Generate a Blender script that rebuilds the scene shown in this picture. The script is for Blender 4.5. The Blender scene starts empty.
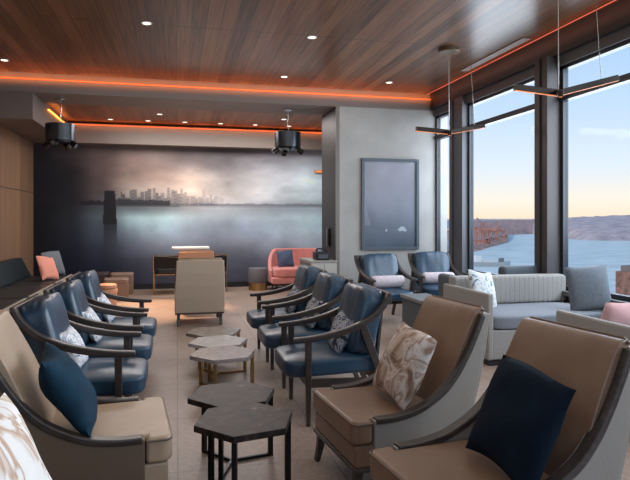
import bpy, bmesh, math, random
from math import sin, cos, pi, radians, sqrt
from mathutils import Vector, Matrix
random.seed(7)
S = bpy.context.scene
COL = S.collection

# ------------------------------------------------------------------ helpers
def lin(r, g, b):
    f = lambda c: (c/255/12.92) if c/255 <= .04045 else ((c/255+.055)/1.055)**2.4
    return (f(r), f(g), f(b), 1.0)

class MB:
    """collects vertices and faces of ONE mesh"""
    def __init__(s): s.v = []; s.f = []
    def add(s, vs, fs, M=None):
        n = len(s.v)
        s.v += [tuple(M @ Vector(p)) if M is not None else tuple(p) for p in vs]
        s.f += [tuple(i+n for i in f) for f in fs]
        return s
    def box(s, x0, x1, y0, y1, z0, z1, M=None):
        vs = [(x0,y0,z0),(x1,y0,z0),(x1,y1,z0),(x0,y1,z0),(x0,y0,z1),(x1,y0,z1),(x1,y1,z1),(x0,y1,z1)]
        return s.add(vs, [(0,3,2,1),(4,5,6,7),(0,1,5,4),(1,2,6,5),(2,3,7,6),(3,0,4,7)], M)
    def prism(s, poly, z0, z1, M=None):          # polygon in xy, extruded in z
        n = len(poly)
        vs = [(x,y,z0) for x,y in poly]+[(x,y,z1) for x,y in poly]
        fs = [tuple(range(n-1,-1,-1)), tuple(range(n,2*n))]+[(i,(i+1)%n,n+(i+1)%n,n+i) for i in range(n)]
        return s.add(vs, fs, M)
    def ribbon(s, top, bot, y0, y1, M=None, close=True):   # strips between two xz polylines, extruded in y
        n = len(top); vs = []
        for (a, b) in zip(top, bot):
            vs += [(a[0],y0,a[1]),(a[0],y1,a[1]),(b[0],y1,b[1]),(b[0],y0,b[1])]
        fs = []
        for i in range(n-1):
            p, q = 4*i, 4*i+4
            for k in range(4): fs.append((p+k, p+(k+1)%4, q+(k+1)%4, q+k))
        fs += [(3,2,1,0), (4*n-4,4*n-3,4*n-2,4*n-1)]
        return s.add(vs, fs, M)
    def cyl(s, p0, p1, r0, r1=None, n=16, M=None):
        r1 = r0 if r1 is None else r1
        p0, p1 = Vector(p0), Vector(p1); d = (p1-p0).normalized()
        a = d.orthogonal().normalized(); b = d.cross(a)
        vs = [tuple(p0+(a*cos(2*pi*i/n)+b*sin(2*pi*i/n))*r0) for i in range(n)]+[tuple(p1+(a*cos(2*pi*i/n)+b*sin(2*pi*i/n))*r1) for i in range(n)]
        fs = [tuple(range(n-1,-1,-1)), tuple(range(n,2*n))]+[(i,(i+1)%n,n+(i+1)%n,n+i) for i in range(n)]
        return s.add(vs, fs, M)
    def lathe(s, prof, n=32, M=None):            # prof: (r, z) from bottom to top
        vs = []; m = len(prof)
        for i in range(n):
            a = 2*pi*i/n
            vs += [(r*cos(a), r*sin(a), z) for r, z in prof]
        fs = []
        for i in range(n):
            j = (i+1) % n
            for k in range(m-1): fs.append((i*m+k, j*m+k, j*m+k+1, i*m+k+1))
        fs += [tuple(i*m for i in range(n-1,-1,-1)), tuple(i*m+m-1 for i in range(n))]
        return s.add(vs, fs, M)
    def tube(s, pts, r, n=8, M=None, closed=False):
        pts = [Vector(p) for p in pts]; m = len(pts); vs = []
        up = None
        for i, p in enumerate(pts):
            a = pts[i-1] if (i or closed) else pts[0]; b = pts[(i+1) % m] if (closed or i < m-1) else pts[-1]
            d = (b-a).normalized()
            if up is None: up = d.orthogonal().normalized()
            up = (up-d*up.dot(d)).normalized(); w = d.cross(up)
            vs += [tuple(p+(up*cos(2*pi*k/n)+w*sin(2*pi*k/n))*r) for k in range(n)]
        fs = []
        for i in range(m if closed else m-1):
            j = (i+1) % m
            for k in range(n): fs.append((i*n+k, i*n+(k+1)%n, j*n+(k+1)%n, j*n+k))
        if not closed: fs += [tuple(range(n-1,-1,-1)), tuple((m-1)*n+k for k in range(n))]
        return s.add(vs, fs, M)
    def bar(s, pts, w, h, M=None):               # rectangular bar along a polyline (w sideways, h upwards)
        pts = [Vector(p) for p in pts]; m = len(pts); vs = []
        for i, p in enumerate(pts):
            d = (pts[min(i+1,m-1)]-pts[max(i-1,0)]).normalized()
            ref = Vector((0,0,1)) if abs(d.z) < .9 else Vector((1,0,0))
            sd = d.cross(ref).normalized(); up = sd.cross(d)
            vs += [tuple(p+sd*a*w/2+up*b*h/2) for a, b in ((-1,-1),(1,-1),(1,1),(-1,1))]
        fs = []
        for i in range(m-1):
            for k in range(4): fs.append((4*i+k, 4*i+(k+1)%4, 4*i+4+(k+1)%4, 4*i+4+k))
        fs += [(3,2,1,0), tuple(4*m-4+k for k in range(4))]
        return s.add(vs, fs, M)
    def rbox(s, a, b, c, n=6.0, k=10, M=None, crown=0, wob=0):   # softly rounded box, half sizes a b c
        idx = {}; vs = []; fs = []
        def vid(i, j, l):
            key = (i, j, l)
            if key not in idx:
                p = [2*i/k-1, 2*j/k-1, 2*l/k-1]
                p = [math.copysign(abs(t)**.8, t) for t in p]
                nn = sum(abs(t)**n for t in p)**(1/n)
                x, y, z = (p[0]/nn*a, p[1]/nn*b, p[2]/nn*c)
                if crown and z > 0: z += crown*(1-(x/a)**2)*(1-(y/b)**2)
                if wob:
                    w = wob*(sin(9*x/a+2*y/b)*cos(7*y/b+3*z/c)+.6*sin(15*y/b+5*x/a))
                    x += w*.7; z += w
                idx[key] = len(vs); vs.append((x, y, z))
            return idx[key]
        for i in range(k):
            for j in range(k):
                fs.append((vid(i,j,0),vid(i,j+1,0),vid(i+1,j+1,0),vid(i+1,j,0)))
                fs.append((vid(i,j,k),vid(i+1,j,k),vid(i+1,j+1,k),vid(i,j+1,k)))
                fs.append((vid(i,0,j),vid(i+1,0,j),vid(i+1,0,j+1),vid(i,0,j+1)))
                fs.append((vid(i,k,j),vid(i,k,j+1),vid(i+1,k,j+1),vid(i+1,k,j)))
                fs.append((vid(0,i,j),vid(0,i,j+1),vid(0,i+1,j+1),vid(0,i+1,j)))
                fs.append((vid(k,i,j),vid(k,i+1,j),vid(k,i+1,j+1),vid(k,i,j+1)))
        return s.add(vs, fs, M)
    def pillow(s, w, h, t, k=16, M=None, seed=0, pinch=.05, ripple=1.0):   # throw pillow in the yz plane, facing +x
        rnd = random.Random(seed); ph = [rnd.uniform(0, 6) for _ in range(6)]
        vs = []; fs = []; N = k+1
        for side in (1, -1):
            for i in range(N):
                for j in range(N):
                    u, v = 2*i/k-1, 2*j/k-1
                    y = w/2*u*(1-pinch*(1-v*v)*abs(u)); z = h/2*v*(1-pinch*(1-u*u)*abs(v))
                    e = max(0, (1-u**2))*max(0, (1-v**2))
                    th = t/2*e**.42*(1+.10*ripple*sin(3*u+ph[0]+2*v)+.08*ripple*sin(5*v+ph[1]-3*u))
                    z += .012*ripple*sin(2.5*u+ph[2]); 
                    vs.append((side*th, y, z))
        o = N*N
        for i in range(k):
            for j in range(k):
                a, b, c, d = i*N+j, (i+1)*N+j, (i+1)*N+j+1, i*N+j+1
                fs.append((a,b,c,d)); fs.append((o+a,o+d,o+c,o+b))
        edge = [i*N for i in range(N)]+[k*N+j for j in range(1,N)]+[i*N+k for i in range(k-1,-1,-1)]+[j for j in range(k-1,0,-1)]
        m = len(edge)
        for q in range(m):
            a, b = edge[q], edge[(q+1) % m]
            fs.append((b, a, o+a, o+b))
        return s.add(vs, fs, M)
    def warp(s, fn):
        s.v = [fn(*p) for p in s.v]; return s
    def build(s, name, mat, parent=None, smooth=False, bevel=0, seg=2, loc=None, ang=40):
        me = bpy.data.meshes.new(name); me.from_pydata(s.v, [], s.f)
        bm = bmesh.new(); bm.from_mesh(me)
        bmesh.ops.remove_doubles(bm, verts=bm.verts, dist=1e-6)
        bmesh.ops.recalc_face_normals(bm, faces=bm.faces)
        if smooth:
            for f in bm.faces: f.smooth = True
            for e in bm.edges:
                if len(e.link_faces) == 2 and e.calc_face_angle(0) > radians(ang): e.smooth = False
        bm.to_mesh(me); bm.free()
        me.materials.append(mat)
        o = bpy.data.objects.new(name, me); COL.objects.link(o)
        if parent: o.parent = parent
        if loc: o.location = loc
        if bevel:
            md = o.modifiers.new('bevel', 'BEVEL'); md.width = bevel; md.segments = seg; md.limit_method = 'ANGLE'; md.angle_limit = radians(35)
        return o

def T(x=0, y=0, z=0, rx=0, ry=0, rz=0):
    return Matrix.Translation((x,y,z)) @ Matrix.Rotation(rz,4,'Z') @ Matrix.Rotation(ry,4,'Y') @ Matrix.Rotation(rx,4,'X')

def tag(o, label, cat, group=None, kind=None):
    o['label'] = label; o['category'] = cat
    if group: o['group'] = group
    if kind: o['kind'] = kind
    return o
def thing(name, label, cat, loc=(0,0,0), rz=0, group=None):
    o = bpy.data.objects.new(name, None); COL.objects.link(o)
    o.empty_display_size = .1; o.location = loc; o.rotation_euler = (0,0,rz)
    return tag(o, label, cat, group)
def struct(o): o['kind'] = 'structure'; return o
def dup(root, loc, rz, label):
    r = root.copy(); COL.objects.link(r); r.location = loc; r.rotation_euler = (0,0,rz); r['label'] = label
    for ch in list(root.children):
        c = ch.copy(); COL.objects.link(c); c.parent = r
        for g in list(ch.children):
            d = g.copy(); COL.objects.link(d); d.parent = c
    return r
def smooth_path(pts, n=6):
    out = []
    P = [pts[0]]+list(pts)+[pts[-1]]
    for i in range(1, len(P)-2):
        for k in range(n):
            t = k/n
            out.append(tuple(.5*((2*P[i][d])+(-P[i-1][d]+P[i+1][d])*t+(2*P[i-1][d]-5*P[i][d]+4*P[i+1][d]-P[i+2][d])*t*t+(-P[i-1][d]+3*P[i][d]-3*P[i+1][d]+P[i+2][d])*t**3) for d in range(len(pts[0]))))
    out.append(tuple(pts[-1]))
    return out
def offset2(pts, ths):          # polyline in xz + thickness -> top and bottom polylines
    top, bot = [], []
    n = len(pts)
    for i, p in enumerate(pts):
        a, b = pts[max(i-1,0)], pts[min(i+1,n-1)]
        dx, dz = b[0]-a[0], b[1]-a[1]; l = sqrt(dx*dx+dz*dz)
        nx, nz = -dz/l, dx/l
        h = ths[i]/2 if isinstance(ths, list) else ths/2
        top.append((p[0]+nx*h, p[1]+nz*h)); bot.append((p[0]-nx*h, p[1]-nz*h))
    return top, bot

# ------------------------------------------------------------------ materials
def mat(name, col, rough=.5, metal=0, spec=.5, noise=None, bump=0, bscale=60, coat=0, sheen=0):
    m = bpy.data.materials.new(name); m.use_nodes = True
    nt = m.node_tree; b = nt.nodes['Principled BSDF']
    b.inputs['Base Color'].default_value = col; b.inputs['Roughness'].default_value = rough
    b.inputs['Metallic'].default_value = metal; b.inputs['Specular IOR Level'].default_value = spec
    if coat: b.inputs['Coat Weight'].default_value = coat; b.inputs['Coat Roughness'].default_value = .15
    if sheen: b.inputs['Sheen Weight'].default_value = sheen
    tc = nt.nodes.new('ShaderNodeTexCoord')
    if noise:
        col2, sc, det = noise[:3]; stretch = noise[3] if len(noise) > 3 else (1,1,1)
        mp = nt.nodes.new('ShaderNodeMapping'); mp.inputs['Scale'].default_value = stretch
        nz = nt.nodes.new('ShaderNodeTexNoise'); nz.inputs['Scale'].default_value = sc; nz.inputs['Detail'].default_value = det
        rp = nt.nodes.new('ShaderNodeValToRGB'); rp.color_ramp.elements[0].position = .35; rp.color_ramp.elements[1].position = .68
        rp.color_ramp.elements[0].color = col; rp.color_ramp.elements[1].color = col2
        nt.links.new(tc.outputs['Object'], mp.inputs[0]); nt.links.new(mp.outputs[0], nz.inputs[0])
        nt.links.new(nz.outputs[0], rp.inputs[0]); nt.links.new(rp.outputs[0], b.inputs['Base Color'])
    if bump:
        n2 = nt.nodes.new('ShaderNodeTexNoise'); n2.inputs['Scale'].default_value = bscale; n2.inputs['Detail'].default_value = 3
        bp = nt.nodes.new('ShaderNodeBump'); bp.inputs['Strength'].default_value = bump; bp.inputs['Distance'].default_value = .01
        nt.links.new(tc.outputs['Object'], n2.inputs[0]); nt.links.new(n2.outputs[0], bp.inputs['Height']); nt.links.new(bp.outputs[0], b.inputs['Normal'])
    return m
def emit(name, col, st):
    m = bpy.data.materials.new(name); m.use_nodes = True; nt = m.node_tree
    b = nt.nodes['Principled BSDF']; b.inputs['Base Color'].default_value = col
    b.inputs['Emission Color'].default_value = col; b.inputs['Emission Strength'].default_value = st
    return m
def wood_planks(name, dark, light, axis, plank=.14, rough=.35, gap=.35, seams=None):
    """planks side by side along `axis` (0: boards split in x), grain along the other axis"""
    m = bpy.data.materials.new(name); m.use_nodes = True; nt = m.node_tree; N = nt.nodes; L = nt.links
    b = N['Principled BSDF']; b.inputs['Roughness'].default_value = rough
    tc = N.new('ShaderNodeTexCoord'); sx = N.new('ShaderNodeSeparateXYZ'); L.new(tc.outputs['Object'], sx.inputs[0])
    def math_(op, a, c=None):
        n = N.new('ShaderNodeMath'); n.operation = op
        for i, t in enumerate((a, c)):
            if t is None: continue
            if isinstance(t, (int, float)): n.inputs[i].default_value = t
            else: L.new(t, n.inputs[i])
        return n.outputs[0]
    across = sx.outputs[axis]
    d = math_('DIVIDE', across, plank); fl = math_('FLOOR', d); fr = math_('FRACT', d)
    wn = N.new('ShaderNodeTexWhiteNoise'); wn.noise_dimensions = '1D'; L.new(fl, wn.inputs['W'])
    mp = N.new('ShaderNodeMapping')
    sc = [1.2,1.2,1.2]; sc[axis] = 38; mp.inputs['Scale'].default_value = sc
    L.new(tc.outputs['Object'], mp.inputs[0])
    nz = N.new('ShaderNodeTexNoise'); nz.inputs['Scale'].default_value = 1.0; nz.inputs['Detail'].default_value = 6; nz.inputs['Distortion'].default_value = .6
    L.new(mp.outputs[0], nz.inputs[0])
    f = math_('ADD', math_('MULTIPLY', nz.outputs[0], .75), math_('MULTIPLY', wn.outputs[0], .3))
    rp = N.new('ShaderNodeValToRGB'); rp.color_ramp.elements[0].position = .3; rp.color_ramp.elements[1].position = .78
    rp.color_ramp.elements[0].color = dark; rp.color_ramp.elements[1].color = light
    L.new(f, rp.inputs[0])
    g = math_('GREATER_THAN', math_('ABSOLUTE', math_('SUBTRACT', fr, .5)), .5-.012/plank*.5)
    if seams:
        ax, pitch, off = seams
        fr2 = math_('FRACT', math_('DIVIDE', math_('ADD', sx.outputs[ax], off), pitch))
        g = math_('MAXIMUM', math_('MULTIPLY', g, gap), math_('LESS_THAN', fr2, .012/pitch))
    else: g = math_('MULTIPLY', g, gap)
    mx = N.new('ShaderNodeMixRGB'); mx.inputs[2].default_value = (.012,.009,.007,1)
    L.new(g, mx.inputs[0]); L.new(rp.outputs[0], mx.inputs[1]); L.new(mx.outputs[0], b.inputs['Base Color'])
    return m
def marble(name, cols, scale, vein=.5, rough=.18, detail=9, spec=.5):
    m = bpy.data.materials.new(name); m.use_nodes = True; nt = m.node_tree; N = nt.nodes; L = nt.links
    b = N['Principled BSDF']; b.inputs['Roughness'].default_value = rough
    tc = N.new('ShaderNodeTexCoord')
    nz = N.new('ShaderNodeTexNoise'); nz.inputs['Scale'].default_value = scale; nz.inputs['Detail'].default_value = detail; nz.inputs['Roughness'].default_value = .68 if detail > 5 else .5; b.inputs['Specular IOR Level'].default_value = spec; nz.inputs['Distortion'].default_value = vein
    L.new(tc.outputs['Object'], nz.inputs[0])
    rp = N.new('ShaderNodeValToRGB'); e = rp.color_ramp.elements
    e[0].position, e[0].color = cols[0]; e[1].position, e[1].color = cols[-1]
    for p, c in cols[1:-1]:
        q = e.new(p); q.color = c
    L.new(nz.outputs[0], rp.inputs[0]); L.new(rp.outputs[0], b.inputs['Base Color'])
    return m
def painted(name, rough=.5):
    m = bpy.data.materials.new(name); m.use_nodes = True; nt = m.node_tree
    b = nt.nodes['Principled BSDF']; b.inputs['Roughness'].default_value = rough; b.inputs['Specular IOR Level'].default_value = .3
    a = nt.nodes.new('ShaderNodeVertexColor'); a.layer_name = 'paint'
    nt.links.new(a.outputs[0], b.inputs['Base Color'])
    return m
def glass(name):
    m = bpy.data.materials.new(name); m.use_nodes = True; nt = m.node_tree; N = nt.nodes; L = nt.links
    N.remove(N['Principled BSDF']); out = N['Material Output']
    t = N.new('ShaderNodeBsdfTransparent'); t.inputs[0].default_value = (.95,.975,1,1)
    g = N.new('ShaderNodeBsdfGlossy'); g.inputs['Roughness'].default_value = .0
    mx = N.new('ShaderNodeMixShader'); mx.inputs[0].default_value = .006; L.new(t.outputs[0], mx.inputs[1]); L.new(g.outputs[0], mx.inputs[2]); L.new(mx.outputs[0], out.inputs[0])
    return m

M = {}
M['ceil'] = wood_planks('walnut ceiling boards', lin(70,44,29), lin(146,100,68), 0, .16, .32, .55, (1, 2.35, .3))
M['trayw'] = wood_planks('walnut tray boards', lin(104,70,52), lin(164,118,90), 0, .16, .4, .5)
M['wallw'] = wood_planks('oak wall panels', lin(112,84,64), lin(146,112,86), 1, .30, .5, .5, (2, 1.95, 0))
M['gray'] = mat('grey plaster', lin(164,162,158), .75, noise=(lin(176,174,170), 3, 6), bump=.15, bscale=25)
M['soffit'] = mat('taupe soffit paint', lin(112,98,90), .6)
M['beam'] = mat('beam paint', lin(128,116,108), .6)
M['pierdark'] = mat('dark bronze pier panel', lin(30,28,28), .55)
M['frame'] = mat('dark window metal', lin(52,54,60), .4, .3)
M['frame2'] = mat('grey window metal', lin(98,98,102), .45, .2)
M['header'] = mat('dark header paint', lin(62,58,60), .5)
M['sill'] = mat('sill grey', lin(92,96,98), .5)
M['black'] = mat('base black', lin(24,24,28), .5)
M['glass'] = glass('window glass')
M['wood'] = mat('dark stained ash', lin(48,41,38), .32, noise=(lin(70,60,54), 6, 4, (1,8,8)))
M['blue'] = mat('blue leather', lin(30,53,71), .30, noise=(lin(45,76,98), 5, 4), bump=.15, bscale=14, spec=.6)
M['tan'] = mat('tan leather', lin(164,138,112), .36, noise=(lin(178,154,128), 4, 4), bump=.08, bscale=16)
M['tan2'] = mat('brown leather', lin(118,90,70), .32, noise=(lin(136,110,90), 4, 4), bump=.08, bscale=16)
M['outer'] = mat('pale grey outer leather', lin(138,131,122), .5, bump=.06, bscale=20)
M['outer_shade'] = mat('shaded outer leather', lin(104,86,70), .45, bump=.06, bscale=20)  # darker copy of the outer leather, shade on the left chairs put in the colour
M['peach'] = mat('peach leather', lin(196,140,106), .5)
M['pipe'] = mat('piping', lin(96,76,60), .4)
M['navy'] = mat('navy velvet', lin(10,22,34), .9, noise=(lin(15,30,44), 12, 4), bump=.2, bscale=70, spec=.15)
M['teal'] = mat('teal blue velvet', lin(22,48,64), .9, noise=(lin(30,60,78), 12, 4), bump=.2, bscale=70, spec=.2)
M['marbpil'] = marble('marbled print brown', [(.36,lin(120,92,74)),(.45,lin(176,152,134)),(.52,lin(206,194,184)),(.57,lin(150,122,102)),(.66,lin(214,206,200))], 7.0, .9, .8, 4)
M['marbwhite'] = marble('marbled print white', [(.34,lin(244,240,234)),(.46,lin(240,236,230)),(.505,lin(196,160,132)),(.54,lin(238,232,226)),(.62,lin(248,246,242)),(.66,lin(206,178,152)),(.72,lin(240,236,230))], 5.5, .7, .85, 3)
M['navypat'] = marble('navy and white print', [(.40,lin(24,36,54)),(.47,lin(60,74,96)),(.51,lin(214,214,216)),(.56,lin(40,52,72)),(.62,lin(196,198,204))], 14, 2.2, .8)
M['whitepat'] = marble('white and blue print', [(.38,lin(60,74,100)),(.45,lin(226,226,228)),(.53,lin(236,236,238)),(.57,lin(90,104,128)),(.63,lin(232,232,234))], 9, 2.0, .8)
M['floral'] = marble('floral print', [(.36,lin(92,118,142)),(.45,lin(204,204,202)),(.54,lin(212,212,210)),(.60,lin(104,128,150)),(.66,lin(60,78,98))], 10, 1.2, .85)
M['bolster'] = mat('pale lilac fabric', lin(206,192,194), .9, noise=(lin(190,176,180), 30, 4), bump=.1, bscale=120)
M['pink'] = mat('dusty pink fabric', lin(206,160,158), .9, bump=.1, bscale=120)
M['coral'] = mat('coral fabric', lin(216,142,122), .9, bump=.1, bscale=120)
M['greypil'] = mat('grey blue fabric', lin(92,98,104), .9, noise=(lin(104,110,116), 40, 3), bump=.15, bscale=140)
M['sofa'] = mat('pale oatmeal upholstery', lin(156,152,146), .85, noise=(lin(146,142,137), 60, 3), bump=.08, bscale=160)
M['sofaseat'] = mat('grey seat fabric', lin(120,124,130), .85, noise=(lin(132,136,142), 60, 3), bump=.08, bscale=160)
M['darkgrey'] = mat('dark grey upholstery', lin(78,86,92), .8, bump=.06, bscale=120)
M['gold'] = mat('brushed brass', lin(168,136,92), .3, .9)
M['bronze'] = mat('dark bronze', lin(46,38,32), .4, .6)
M['blackm'] = mat('black metal', lin(26,24,24), .35, .5)
M['darkmarble'] = marble('dark emperador marble', [(.38,lin(24,19,17)),(.5,lin(40,32,28)),(.62,lin(62,51,44)),(.72,lin(120,104,88))], 16, .6, .42, 9, .18)
M['lightm1'] = marble('grey rose marble', [(.36,lin(144,132,128)),(.5,lin(162,150,146)),(.62,lin(180,168,164))], 18, .5, .2)
M['lightm2'] = marble('white grey marble', [(.36,lin(182,176,172)),(.5,lin(196,190,186)),(.62,lin(210,205,202))], 14, .5, .2)
M['lightm3'] = marble('taupe marble', [(.36,lin(118,106,94)),(.5,lin(140,128,116)),(.62,lin(160,150,138))], 12, .8, .2)
M['bench'] = mat('black teal leather', lin(20,32,36), .45, bump=.08, bscale=20)
M['benchedge'] = mat('pale oak edge', lin(158,148,132), .5)
M['ott'] = mat('taupe leather', lin(128,104,88), .5, bump=.06, bscale=20)
M['ottd'] = mat('aubergine leather', lin(66,52,52), .5)
M['blush'] = mat('coral blush velvet', lin(206,128,120), .8, noise=(lin(214,140,132), 10, 3), sheen=.3)
M['greyvel'] = mat('grey drum fabric', lin(104,102,108), .8)
M['white'] = mat('white lacquer', lin(226,224,218), .35)
M['cream'] = mat('cream lacquer', lin(186,184,176), .4)
M['plastic'] = mat('black plastic', lin(22,24,28), .35)
M['screen'] = mat('grey screen', lin(88,90,96), .2)
M['chrome'] = mat('chrome wire', lin(200,200,200), .25, 1)
M['led'] = emit('orange led', lin(255,100,46), .75)
M['ledside'] = emit('red led', lin(255,140,116), .3)
M['ledtray'] = emit('amber led', lin(255,140,50), 6)
M['warm'] = emit('warm diffuser', lin(255,150,84), .5)
M['spot'] = emit('downlight lens', lin(255,240,220), 2)
M['drumshade'] = mat('smoked drum metal', lin(70,74,80), .22, .8)
M['picframe'] = mat('slate frame', lin(78,88,98), .5)
M['mural'] = painted('mural print', .42)
M['art'] = painted('framed print', .5)

# floor: pale terrazzo tiles
def floor_mat():
    m = bpy.data.materials.new('terrazzo floor'); m.use_nodes = True; nt = m.node_tree; N = nt.nodes; L = nt.links
    b = N['Principled BSDF']; b.inputs['Roughness'].default_value = .38
    tc = N.new('ShaderNodeTexCoord')
    vo = N.new('ShaderNodeTexVoronoi'); vo.inputs['Scale'].default_value = 70; L.new(tc.outputs['Object'], vo.inputs[0])
    nz = N.new('ShaderNodeTexNoise'); nz.inputs['Scale'].default_value = .7; nz.inputs['Detail'].default_value = 5; L.new(tc.outputs['Object'], nz.inputs[0])
    r1 = N.new('ShaderNodeValToRGB'); r1.color_ramp.elements[0].color = lin(146,126,112); r1.color_ramp.elements[1].color = lin(174,154,140)
    r1.color_ramp.elements[0].position = .35; r1.color_ramp.elements[1].position = .65
    L.new(nz.outputs[0], r1.inputs[0])
    r2 = N.new('ShaderNodeValToRGB'); r2.color_ramp.elements[0].color = (.62,.58,.55,1); r2.color_ramp.elements[1].color = (1.1,1.08,1.06,1)
    sp = N.new('ShaderNodeSeparateColor'); L.new(vo.outputs['Color'], sp.inputs[0]); L.new(sp.outputs[0], r2.inputs[0])
    mu = N.new('ShaderNodeMixRGB'); mu.blend_type = 'MULTIPLY'; mu.inputs[0].default_value = .55
    L.new(r1.outputs[0], mu.inputs[1]); L.new(r2.outputs[0], mu.inputs[2])
    sx = N.new('ShaderNodeSeparateXYZ'); L.new(tc.outputs['Object'], sx.inputs[0])
    js = []
    for ax, pitch, off in ((0,.9,0.0),(1,.9,.25)):
        a = N.new('ShaderNodeMath'); a.operation = 'ADD'; a.inputs[1].default_value = off+90; L.new(sx.outputs[ax], a.inputs[0])
        d = N.new('ShaderNodeMath'); d.operation = 'DIVIDE'; d.inputs[1].default_value = pitch; L.new(a.outputs[0], d.inputs[0])
        f = N.new('ShaderNodeMath'); f.operation = 'FRACT'; L.new(d.outputs[0], f.inputs[0])
        l = N.new('ShaderNodeMath'); l.operation = 'LESS_THAN'; l.inputs[1].default_value = .009; L.new(f.outputs[0], l.inputs[0]); js.append(l)
    mxm = N.new('ShaderNodeMath'); mxm.operation = 'MAXIMUM'; L.new(js[0].outputs[0], mxm.inputs[0]); L.new(js[1].outputs[0], mxm.inputs[1])
    mk = N.new('ShaderNodeMath'); mk.operation = 'MULTIPLY'; mk.inputs[1].default_value = .55; L.new(mxm.outputs[0], mk.inputs[0])
    fin = N.new('ShaderNodeMixRGB'); fin.inputs[2].default_value = lin(60,50,44); L.new(mk.outputs[0], fin.inputs[0]); L.new(mu.outputs[0], fin.inputs[1])
    L.new(fin.outputs[0], b.inputs['Base Color'])
    return m
M['floor'] = floor_mat()

# ------------------------------------------------------------------ room
XL, XW = -2.75, 4.43          # left wall, window wall
YP, YM = 9.4, 12.4            # pier wall front, mural wall
ZC, ZB, ZD = 3.62, 3.33, 2.93 # ceiling, beam underside, dropped soffit
YN = -1.2                     # where the modelled room ends, behind the viewer

struct(MB().box(XL-.2, XW+.2, YN, YM+.2, -.1, 0).build('floor', M['floor']))
struct(MB().box(XL-.2, XW+.2, YN, YP+.2, ZC, ZC+.2).build('ceiling', M['ceil']))
struct(MB().box(XL-.2, XW+.2, YP, YP+.85, ZB, ZC+.2).build('trim_1', M['beam']))                       # cross beam
struct(MB().box(XL-.2, XW+.2, YP+.85, YM+.2, ZB+.03, ZC+.2).build('ceiling_back', M['trayw']))
struct(MB().box(XL-.2, -2.1, YP+.02, YM, ZD, ZB+.03).build('trim_2', M['soffit']))                     # left dropped soffit
struct(MB().box(-2.1, XW, YM-.32, YM, ZD, ZB-.02).build('trim_3', M['beam']))                          # rear dropped soffit
struct(MB().box(XL-.2, XL, YN, YM+.2, 0, ZC).build('wall_left', M['wallw']))
struct(MB().box(2.62, XW+.2, YP, YP+.97, 0, ZB).build('wall_front', M['gray']))
struct(MB().box(2.60, 2.622, YP+.01, YP+.98, 0, ZB).build('trim_4', M['pierdark']))                    # dark pier cheek
struct(MB().box(2.594, 2.66, YP-.006, YP+.012, 0, ZB).build('trim_5', mat('pier edge', lin(120,112,106), .5)))
struct(MB().box(XL, XW, YM-.03, YM, 0, .11).build('baseboard_back', M['black']))
struct(MB().box(2.66, XW, YP-.015, YP, 0, .09).build('baseboard_front', M['pierdark']))
# leds in the coves
for n, (a, m) in enumerate([((XL, XW-.05, YP-.028, YP-.004, 3.515, 3.527), 'led'), ((XW-.20, XW-.188, YN, YP-.05, 3.60, 3.607), 'ledside'),
                            ((-2.05, XW, YM-.36, YM-.335, ZB-.055, ZB-.045), 'led'), ((-2.09, -2.06, YP+1.0, YM-.4, ZB-.08, ZB-.07), 'ledtray')]):
    o = struct(MB().box(*a).build('trim_%d' % (6+n), M[m]))

# window wall: header, sill wall, piers, panes
struct(MB().box(XW-.12, XW+.2, YN, YP, ZB+.02, ZC).build('trim_10', M['header']))
struct(MB().box(XW-.06, XW+.16, YN, YP, ZB-.10, ZB+.02).build('trim_11', M['frame2']))
struct(MB().box(XW-.02, XW+.2, YN, YP, 0, .55).build('wall_right', M['sill']))
struct(MB().box(XW-.10, XW+.2, YN, YP, .55, .60).build('trim_12', M['sill']))
piers = [(8.24, 8.64, .12), (6.0, 6.22, .20), (3.67, 3.98, .20), (1.37, 1.68, .20), (-.93, -.62, .2)]
for i, (a, b, d) in enumerate(piers):
    mb = MB().box(XW-d, XW+.06, a, b, .60, ZB+.02)
    mb.box(XW-d-.02, XW-d, b-.10, b, .60, ZB+.02)
    struct(mb.build('trim_%d' % (13+i), mat('pier metal', lin(70,66,66), .45, .2) if i else M['frame2'], bevel=.004))
edges = [(YP, 8.64), (8.24, 6.22), (6.0, 3.98), (3.67, 1.68), (1.37, -.62)]
for i, (b, a) in enumerate(edges):
    fr = MB()
    x0, x1 = XW-.02, XW+.05
    fr.box(x0, x1, b-.05, b, .60, ZB-.10); fr.box(x0, x1, a, a+.05, .60, ZB-.10)
    fr.box(x0, x1, a, b, .60, .65); fr.box(x0, x1, a, b, ZB-.14, ZB-.10)
    fr.box(x0-.02, x1, a, b, 2.82, 2.89)
    w = struct(fr.build('window_%d' % (i+1), M['frame']))
    struct(MB().box(XW+.015, XW+.025, a+.05, b-.05, .65, ZB-.14).build('pane', M['glass'], w))

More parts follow.
